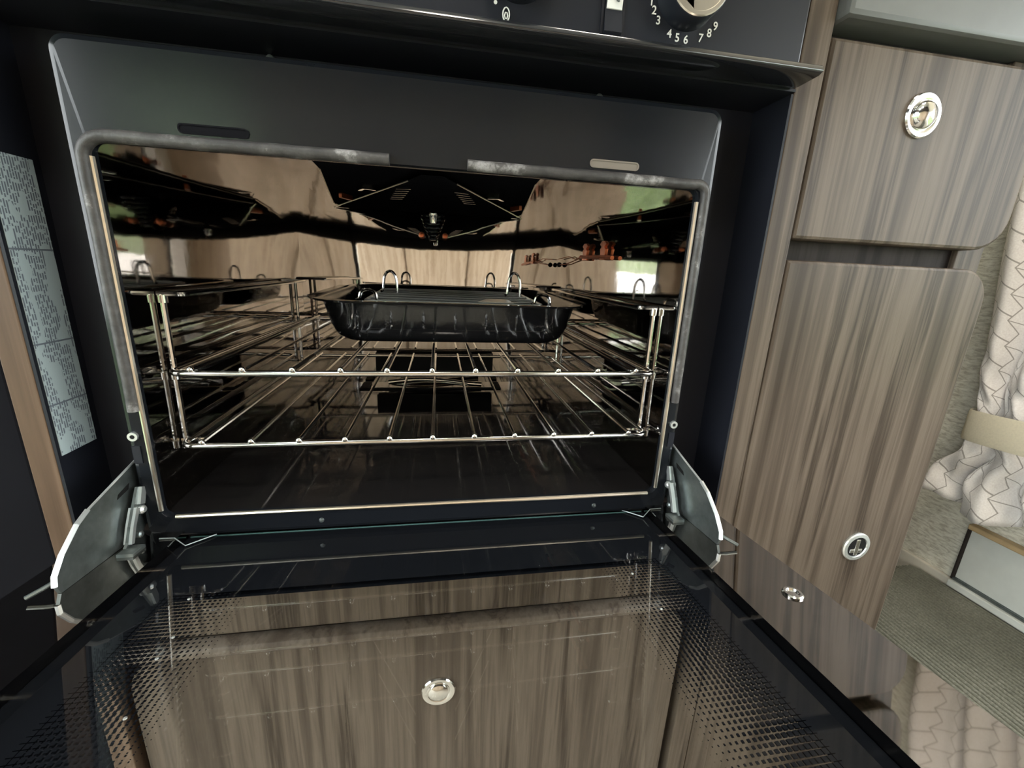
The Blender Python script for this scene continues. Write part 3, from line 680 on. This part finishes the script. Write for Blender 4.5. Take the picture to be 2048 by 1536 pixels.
def loop(x, y, w_, h):
    z0 = zt_ + PZ(y)
    pts = [(x - w_ * 1.5, y, z0 + .001), (x - w_ * 1.1, y, z0 + .003)]
    pts += [(x - w_ * math.cos(t) * (1 if math.sin(t) > .2 else 1.03), y, z0 + .003 + (h - .003) * max(0, math.sin(t)) ** .6) for t in [math.pi * k / 14 for k in range(1, 14)]]
    pts += [(x + w_ * 1.0, y, z0 + .003), (x + w_ * 1.0, y, z0)]
    build('loop_handle', MB().tube(pts, .0019, 8), M_chrome, tv, smooth=True)
loop(.1500, .285, .0090, .0290); loop(.3240, .285, .0090, .0330); loop(.1385, .166, .0090, .0130); loop(.3385, .166, .0090, .0130)
for x in (.140, .334):
    for y in (.185, .33):
        build('foot', MB().tube([(x, y, zt_), (x, y, zb + .0045)], .0014, 6), M_chrome, tv)

# ------------------------------------------------------------------ wooden housing
def wpanel(name, mb, mat, label, cat, **k):
    return tag(build(name, mb, mat, **k), label, cat)
wpanel('housing_panel', B(-.0795, -.0622, -.0005, .58, ZF, .412), M_brownedge, 'narrow brown wooden edge of the housing left of the oven beside the sticker', 'panel', bevel=.001)
wpanel('housing_panel', B(.4892, .5125, .0, .58, ZF, .46), M_wood3, 'upright taupe wooden strip between the oven and the right-hand cupboard', 'panel', bevel=.001)
wpanel('dark_panel', B(XL + .002, -.081, .002, .58, ZF, .46), M_dull_black, 'plain black panel at the far left beside the oven housing', 'panel', bevel=.002)
# cupboard under the oven
bc = thing('base_cupboard', 'taupe wooden cupboard under the oven seen through the glass door', 'cupboard', (.2135, .25, ZF))
build('carcass', B(-.060, .487, .020, .58, ZF, -.0325), M_rail, bc)
build('filler_board', panel(-.060, .487, -.1200, -.0335, .0008, .0, .019), M_wood3, bc, smooth=True)
mb = MB().prism([(.004, -.1375), (-.004, -.1372), (-.0085, -.134), (-.0095, -.130), (-.0075, -.1255), (-.003, -.1232), (.004, -.1228)], lambda y, z, x: (x, y, z), -.058, .485)
build('grip_rail', mb, M_woodedge, bc, bevel=.0005)
dr = build('door', panel(-.0525, .4785, ZF + .06, -.1400, (.001, .001, .032, .032), .0, .018, .003), M_wood2, bc, smooth=True)
def knob(c, par, kind):
    k = build('knob', MB().lathe([(.0168, .0), (.0170, .0016), (.0160, .0028), (.0125, .0030), (.0108, .0018 if kind == 'dome' else -.001)], c, (0, -1, 0), 32), M_zinc_glint if kind == 'ring' else M_chrome, par, smooth=True)
    return k
kb = knob((.2149, .0, -.2122), dr, 'dome')
build('knob_dome', MB().lathe([(.0108, .0012), (.0098, .0040), (.0065, .0058), (.0001, .0064)], (.2149, .0, -.2122), (0, -1, 0), 24), M_chrome, bc, smooth=True)
# right-hand cupboard
rc = thing('tall_cupboard', 'taupe wooden cupboard unit right of the oven with two rounded doors', 'cupboard', (.627, .29, ZF))
build('carcass', B(.5150, .7330, .0175, .58, ZF, .392), M_rail, rc)
build('side_post', B(.7060, .7362, .0120, .0175, ZF, .392), M_wood, rc, bevel=.001)
d1 = build('door', panel(.5138, .7390, .2362, .3832, (.001, .032, .001, .001), .0, .0165, .003), M_wood, rc, smooth=True)
d2 = build('door', panel(.5138, .7390, ZF + .06, .2192, (.001, .001, .032, .001), .0, .0165, .003), M_wood2, rc, smooth=True)
knob((.6107, .0, .3378), d1, 'dome')
build('knob_dome', MB().lathe([(.0112, .0010), (.0104, .0045), (.0072, .0075), (.0001, .0088)], (.6107, .0, .3378), (0, -1, 0), 24), M_chrome, d1, smooth=True)
k2 = knob((.6712, .0, -.0793), d2, 'ring')
build('knob_well', MB().lathe([(.0112, .0022), (.0106, .0002)], (.6712, .0, -.0793), (0, -1, 0), 24), M_dark, d2, smooth=True)
build('knob_catch', MB().box(.6685, .6735, -.0030, -.0004, -.0895, -.0695), M_chrome, d2, bevel=.0008)
build('knob_catch', MB().box(.6632, .6790, -.0026, -.0004, -.0865, -.0815), M_chrome, d2, bevel=.0008)
wt = tag(build('worktop', B(.5138, .7600, -.010, .60, .3925, .436), M_grey, bevel=.004), 'pale grey worktop edge above the right-hand cupboard', 'worktop')

# ------------------------------------------------------------------ seat, locker panel, curtain at the right wall
ZS = -.2690
st = thing('bench_seat', 'bench with a ribbed grey-green fabric top beside the right-hand cupboard', 'bench', (.9, -.4, ZF))
x0, x1, y0, y1 = .752, XR - .012, -1.30, .1790
nr = 41; prof = []
for k in range(nr * 6 + 1):
    u = k / 6.0; x = x0 + (x1 - x0) * u / nr
    prof.append((x, ZS - .0040 + .0040 * abs(math.sin(math.pi * u)) ** .6))
ys = [y1, y1 - .004, y1 - .02, -.1, -.6, y0]
dz = [-.012, -.004, 0, 0, 0, 0]
mb = MB().loft([[(x, y, z + d) for x, z in prof] for y, d in zip(ys, dz)], closed=False)
mb.loft([[(x, y1, z - .012) for x, z in prof], [(x, y1, ZS - .07) for x, z in prof]], closed=False)
mb.loft([[(x0, y, ZS - .0022 + d) for y, d in zip(ys, dz)], [(x0, y, ZS - .07) for y in ys]], closed=False)
build('cushion', mb, M_rib, st, smooth=True)
build('bench_base', B(x0 + .006, XR - .012, y0, y1 - .004, ZF, ZS - .070), M_wood, st)
lk = thing('wall_locker', 'white gloss wall panel with a tan top edge above the ribbed bench', 'locker', (XR, -.4, -.26))
build('front_panel', B(XR - .006, XR, -1.1, .1180, -.2520, -.1640), M_locker, lk, bevel=.001)
build('top_trim', B(XR - .014, XR, -1.1, .1200, -.1635, -.1545), M_tan, lk, bevel=.002)
build('seal_strip', B(XR - .010, XR, -1.1, .1185, -.2565, -.2520), M_zinc, lk, bevel=.001)
build('bottom_ledge', B(XR - .016, XR, -1.1, .1200, -.2680, -.2568), M_locker, lk, bevel=.002)
build('end_shadow_strip', B(XR - .010, XR, .1180, .1215, -.2560, -.1560), M_rail, lk, bevel=.001)  # dark strip painting the shadow line at the panel's end

def lerp(a, bb, t): return a + (bb - a) * t
def curtain(yl_keys, yr_keys, nu, amp_keys, z0, z1, npl, phase, xoff=.030, seed=1):
    rnd = random.Random(seed)
    def key(ks, z):
        for (za, va), (zb_, vb_) in zip(ks, ks[1:]):
            if z <= zb_:
                t = (z - za) / (zb_ - za); t = max(0, min(1, t)); t = t * t * (3 - 2 * t); return lerp(va, vb_, t)
        return ks[-1][1]
    nz = 90; ph = [rnd.uniform(-.6, .6) for _ in range(40)]
    vs = []; uvs = []
    for j in range(nz + 1):
        z = lerp(z0, z1, j / nz)
        a = key(yl_keys, z); bb = key(yr_keys, z); am = key(amp_keys, z)
        for i in range(nu + 1):
            u = i / nu
            w_ = u * npl * 2 * math.pi + phase + .5 * math.sin(u * 11 + z * 6) + .35 * math.sin(z * 19 + u * 5)
            x = XR - xoff - am * (math.sin(w_) + .35 * math.sin(2.3 * w_ + 1.2 + z * 8)) 
            y = lerp(a, bb, u) + .35 * am * math.sin(w_ + 1.3)
            # creases near the tie and crumpled gathers below it
            cr = max(0, 1 - abs(z - .01) / .16)
            x += cr * .004 * math.sin(z * 120 + i * .55) + (.004 * math.sin(z * 75 + u * 23) if z < 0 else 0)
            zz = z + (.012 * math.sin(w_ * .5 + 1) + .010 * (u - .2)) * max(0, min(1, (-.04 - z) / .1))
            vs.append((min(x, XR - .003), y, zz)); uvs.append((u, z))
    fs = [(j * (nu + 1) + i, j * (nu + 1) + i + 1, (j + 1) * (nu + 1) + i + 1, (j + 1) * (nu + 1) + i) for j in range(nz) for i in range(nu)]
    return vs, fs, uvs
def build_uv(name, vs, fs, uvs, mat, su, sv):
    me = bpy.data.meshes.new(name); me.from_pydata(vs, [], fs)
    lay = me.uv_layers.new(name='UVMap')
    for lp in me.loops:
        uu, vv = uvs[lp.vertex_index]; lay.data[lp.index].uv = (uu * su, vv * sv)
    for p in me.polygons: p.use_smooth = True
    me.materials.append(mat)
    o = bpy.data.objects.new(name, me); C.objects.link(o)
    m = o.modifiers.new('thickness', 'SOLIDIFY'); m.thickness = .0012
    return o
yl = [(-.130, .176), (-.09, .173), (-.022, .138), (.025, .138), (.08, .150), (.3, .172), (.75, .190)]
yr = [(-.130, -.09), (-.05, -.05), (.0, -.008), (.03, -.010), (.3, -.10), (.75, -.16)]
am = [(-.145, .014), (-.07, .014), (-.02, .009), (.03, .009), (.12, .013), (.3, .015), (.75, .015)]
vs, fs, uvs = curtain(yl, yr, 120, am, -.126, .72, 4.2, .4, xoff=.034, seed=3)
tag(build_uv('curtain', vs, fs, uvs, M_curt, 16, 28), 'pale lattice-patterned curtain gathered by a beige tieback on the right wall', 'curtain')
vs2, fs2, uvs2 = curtain([(-.145, -.97), (.0, -1.02), (.3, -.98), (.75, -.94)], [(-.145, -1.24), (.0, -1.16), (.3, -1.24), (.75, -1.26)], 90, am, -.140, .72, 5.5, 1.4, xoff=.034, seed=9)
tag(build_uv('curtain', vs2, fs2, uvs2, M_curt, 14, 24), 'pale lattice curtain hanging at the far end of the side window', 'curtain')
# tieback: a band wrapped round the gather
ring_ = []
ny = 20
def tieloop(off):
    pts = []
    for k in range(28):
        t = 2 * math.pi * k / 28
        yy = .067 + (.082 + off) * math.cos(t) * (1 if True else 1)
        xx = XR - .034 - (.0225 + off) * math.copysign(abs(math.sin(t)) ** .7, math.sin(t))
        pts.append((min(xx, XR - .0015 + off * .2), yy))
    return pts
L4 = []
for off, zo in ((0, -.0165), (.0012, -.0195), (.0020, -.0160), (.0020, .0240), (.0012, .0275), (0, .0245)):
    L4.append([(a, bb, zo + .012 * (.14 - bb) / .17) for a, bb in tieloop(off)])
L4.append(L4[0])
tag(build('curtain_tieback', MB().loft(L4), M_tie, smooth=True), 'beige fabric tieback band gripping the pale curtain', 'tieback')

# ------------------------------------------------------------------ the room behind the camera, mirrored in the oven
for i, (a, bb) in enumerate(((-.34, .02), (.025, .385), (.39, .75))):
    t = thing('wall_cupboard', ('left', 'middle', 'right')[i] + ' of three pale wooden cupboards along the wall facing the oven', 'cupboard', ((a + bb) / 2, YO + .09, ZF), 'pale cupboards facing the oven')
    build('carcass', B(a, bb, YO + .002, YO + .16, ZF, .74), M_palewood, t)
    for z0_, z1_ in ((ZF + .06, -.02), (-.01, .73)):
        dd = MB().loft([[(p, YO + y, q) for p, q in rrect(a + .004 + k, bb - .004 - k, z0_ + k, z1_ - k, .02, 5)] for y, k in ((.1605, 0), (.176, 0), (.178, .002))], True, True)
        ddo = build('door', dd, M_palewood, t, smooth=True)
        build('knob', MB().lathe([(.017, 0), (.017, .003), (.011, .006), (.0001, .007)], (a + .05, YO + .178, z1_ - .06), (0, 1, 0), 20), M_chrome, ddo, smooth=True)
oh = thing('overhead_locker', 'long dark overhead locker above the pale cupboards facing the oven', 'locker', (.1, YO + .15, .78))
build('carcass', B(XL + .01, XR - .01, YO + .002, YO + .30, .78, 1.20), M_rail, oh)
for k in range(4):
    a = XL + .02 + k * .465
    build('door', panel(a, a + .455, .80, 1.18, .02, 0, .016), M_rail, oh, smooth=True).location += Vector((0, YO + .318, 0))
# sheer pleated blind in the window behind the camera
vs = []; nu, nz = 80, 10
for j in range(nz + 1):
    for i in range(nu + 1):
        u_, z = i / nu, lerp(.30, WO[3] + .03, j / nz)
        vs.append((lerp(WO[0] - .01, WO[1] + .01, u_), YO + .035 + .014 * math.sin(u_ * 2 * math.pi * 9), z))
fs = [(j * (nu + 1) + i, j * (nu + 1) + i + 1, (j + 1) * (nu + 1) + i + 1, (j + 1) * (nu + 1) + i) for j in range(nz) for i in range(nu)]
tag(build('sheer_curtain', MB().add(vs, fs), M_sheer, smooth=True), 'sheer pale green pleated curtain over the window facing the oven', 'curtain')
# hedge outside both windows
def hedge(name, x0, x1, y0, y1, z0, z1, label):
    def bumpy(p):
        return tuple(q + random.uniform(-.06, .06) for q in p)
    m = MB()
    nx, ny_, nz_ = 18, 18, 10
    for (fa) in (0, 1):
        g = grid(nx, nz_, lambda u, v: bumpy((lerp(x0, x1, u), lerp(y0, y1, fa), lerp(z0, z1, v)))); m.add(g.v, g.f)
        g = grid(ny_, nz_, lambda u, v: bumpy((lerp(x0, x1, fa), lerp(y0, y1, u), lerp(z0, z1, v)))); m.add(g.v, g.f)
    g = grid(nx, ny_, lambda u, v: bumpy((lerp(x0, x1, u), lerp(y0, y1, v), z1))); m.add(g.v, g.f)
    tag(build(name, m, M_leaf), label, 'hedge')
hedge('hedge', 2.6, 3.4, -3.2, 2.0, -1.4, .20, 'leafy green hedge outside the side window')
hedge('hedge', -3.0, 1.0, -3.8, -3.0, -1.4, .05, 'leafy green hedge outside the window facing the oven')
hedge('hedge', -3.3, -2.5, -2.6, 2.0, -1.4, -.20, 'leafy green hedge outside the window at the left')
# ceiling lamp
def ceiling_lamp(x, y, r, label):
    lm = thing('ceiling_lamp', label, 'lamp', (x, y, ZC))
    build('lamp_base', MB().lathe([(r * 1.12, 0), (r * 1.12, .018), (r * 1.02, .022)], (x, y, ZC), (0, 0, -1), 32), M_white, lm, smooth=True)
    build('diffuser', MB().lathe([(r, .018), (r * .95, .030), (r * .68, .040), (.0001, .044)], (x, y, ZC), (0, 0, -1), 32), M_lampglow, lm, smooth=True)
ceiling_lamp(.24, -.78, .103, 'round flush ceiling lamp with a warm diffuser above the middle of the room')
ceiling_lamp(.66, -.16, .120, 'larger round ceiling lamp with a warm diffuser added above the bench to light the right wall')  # added lamp that brightens the wallpaper, curtain and seat
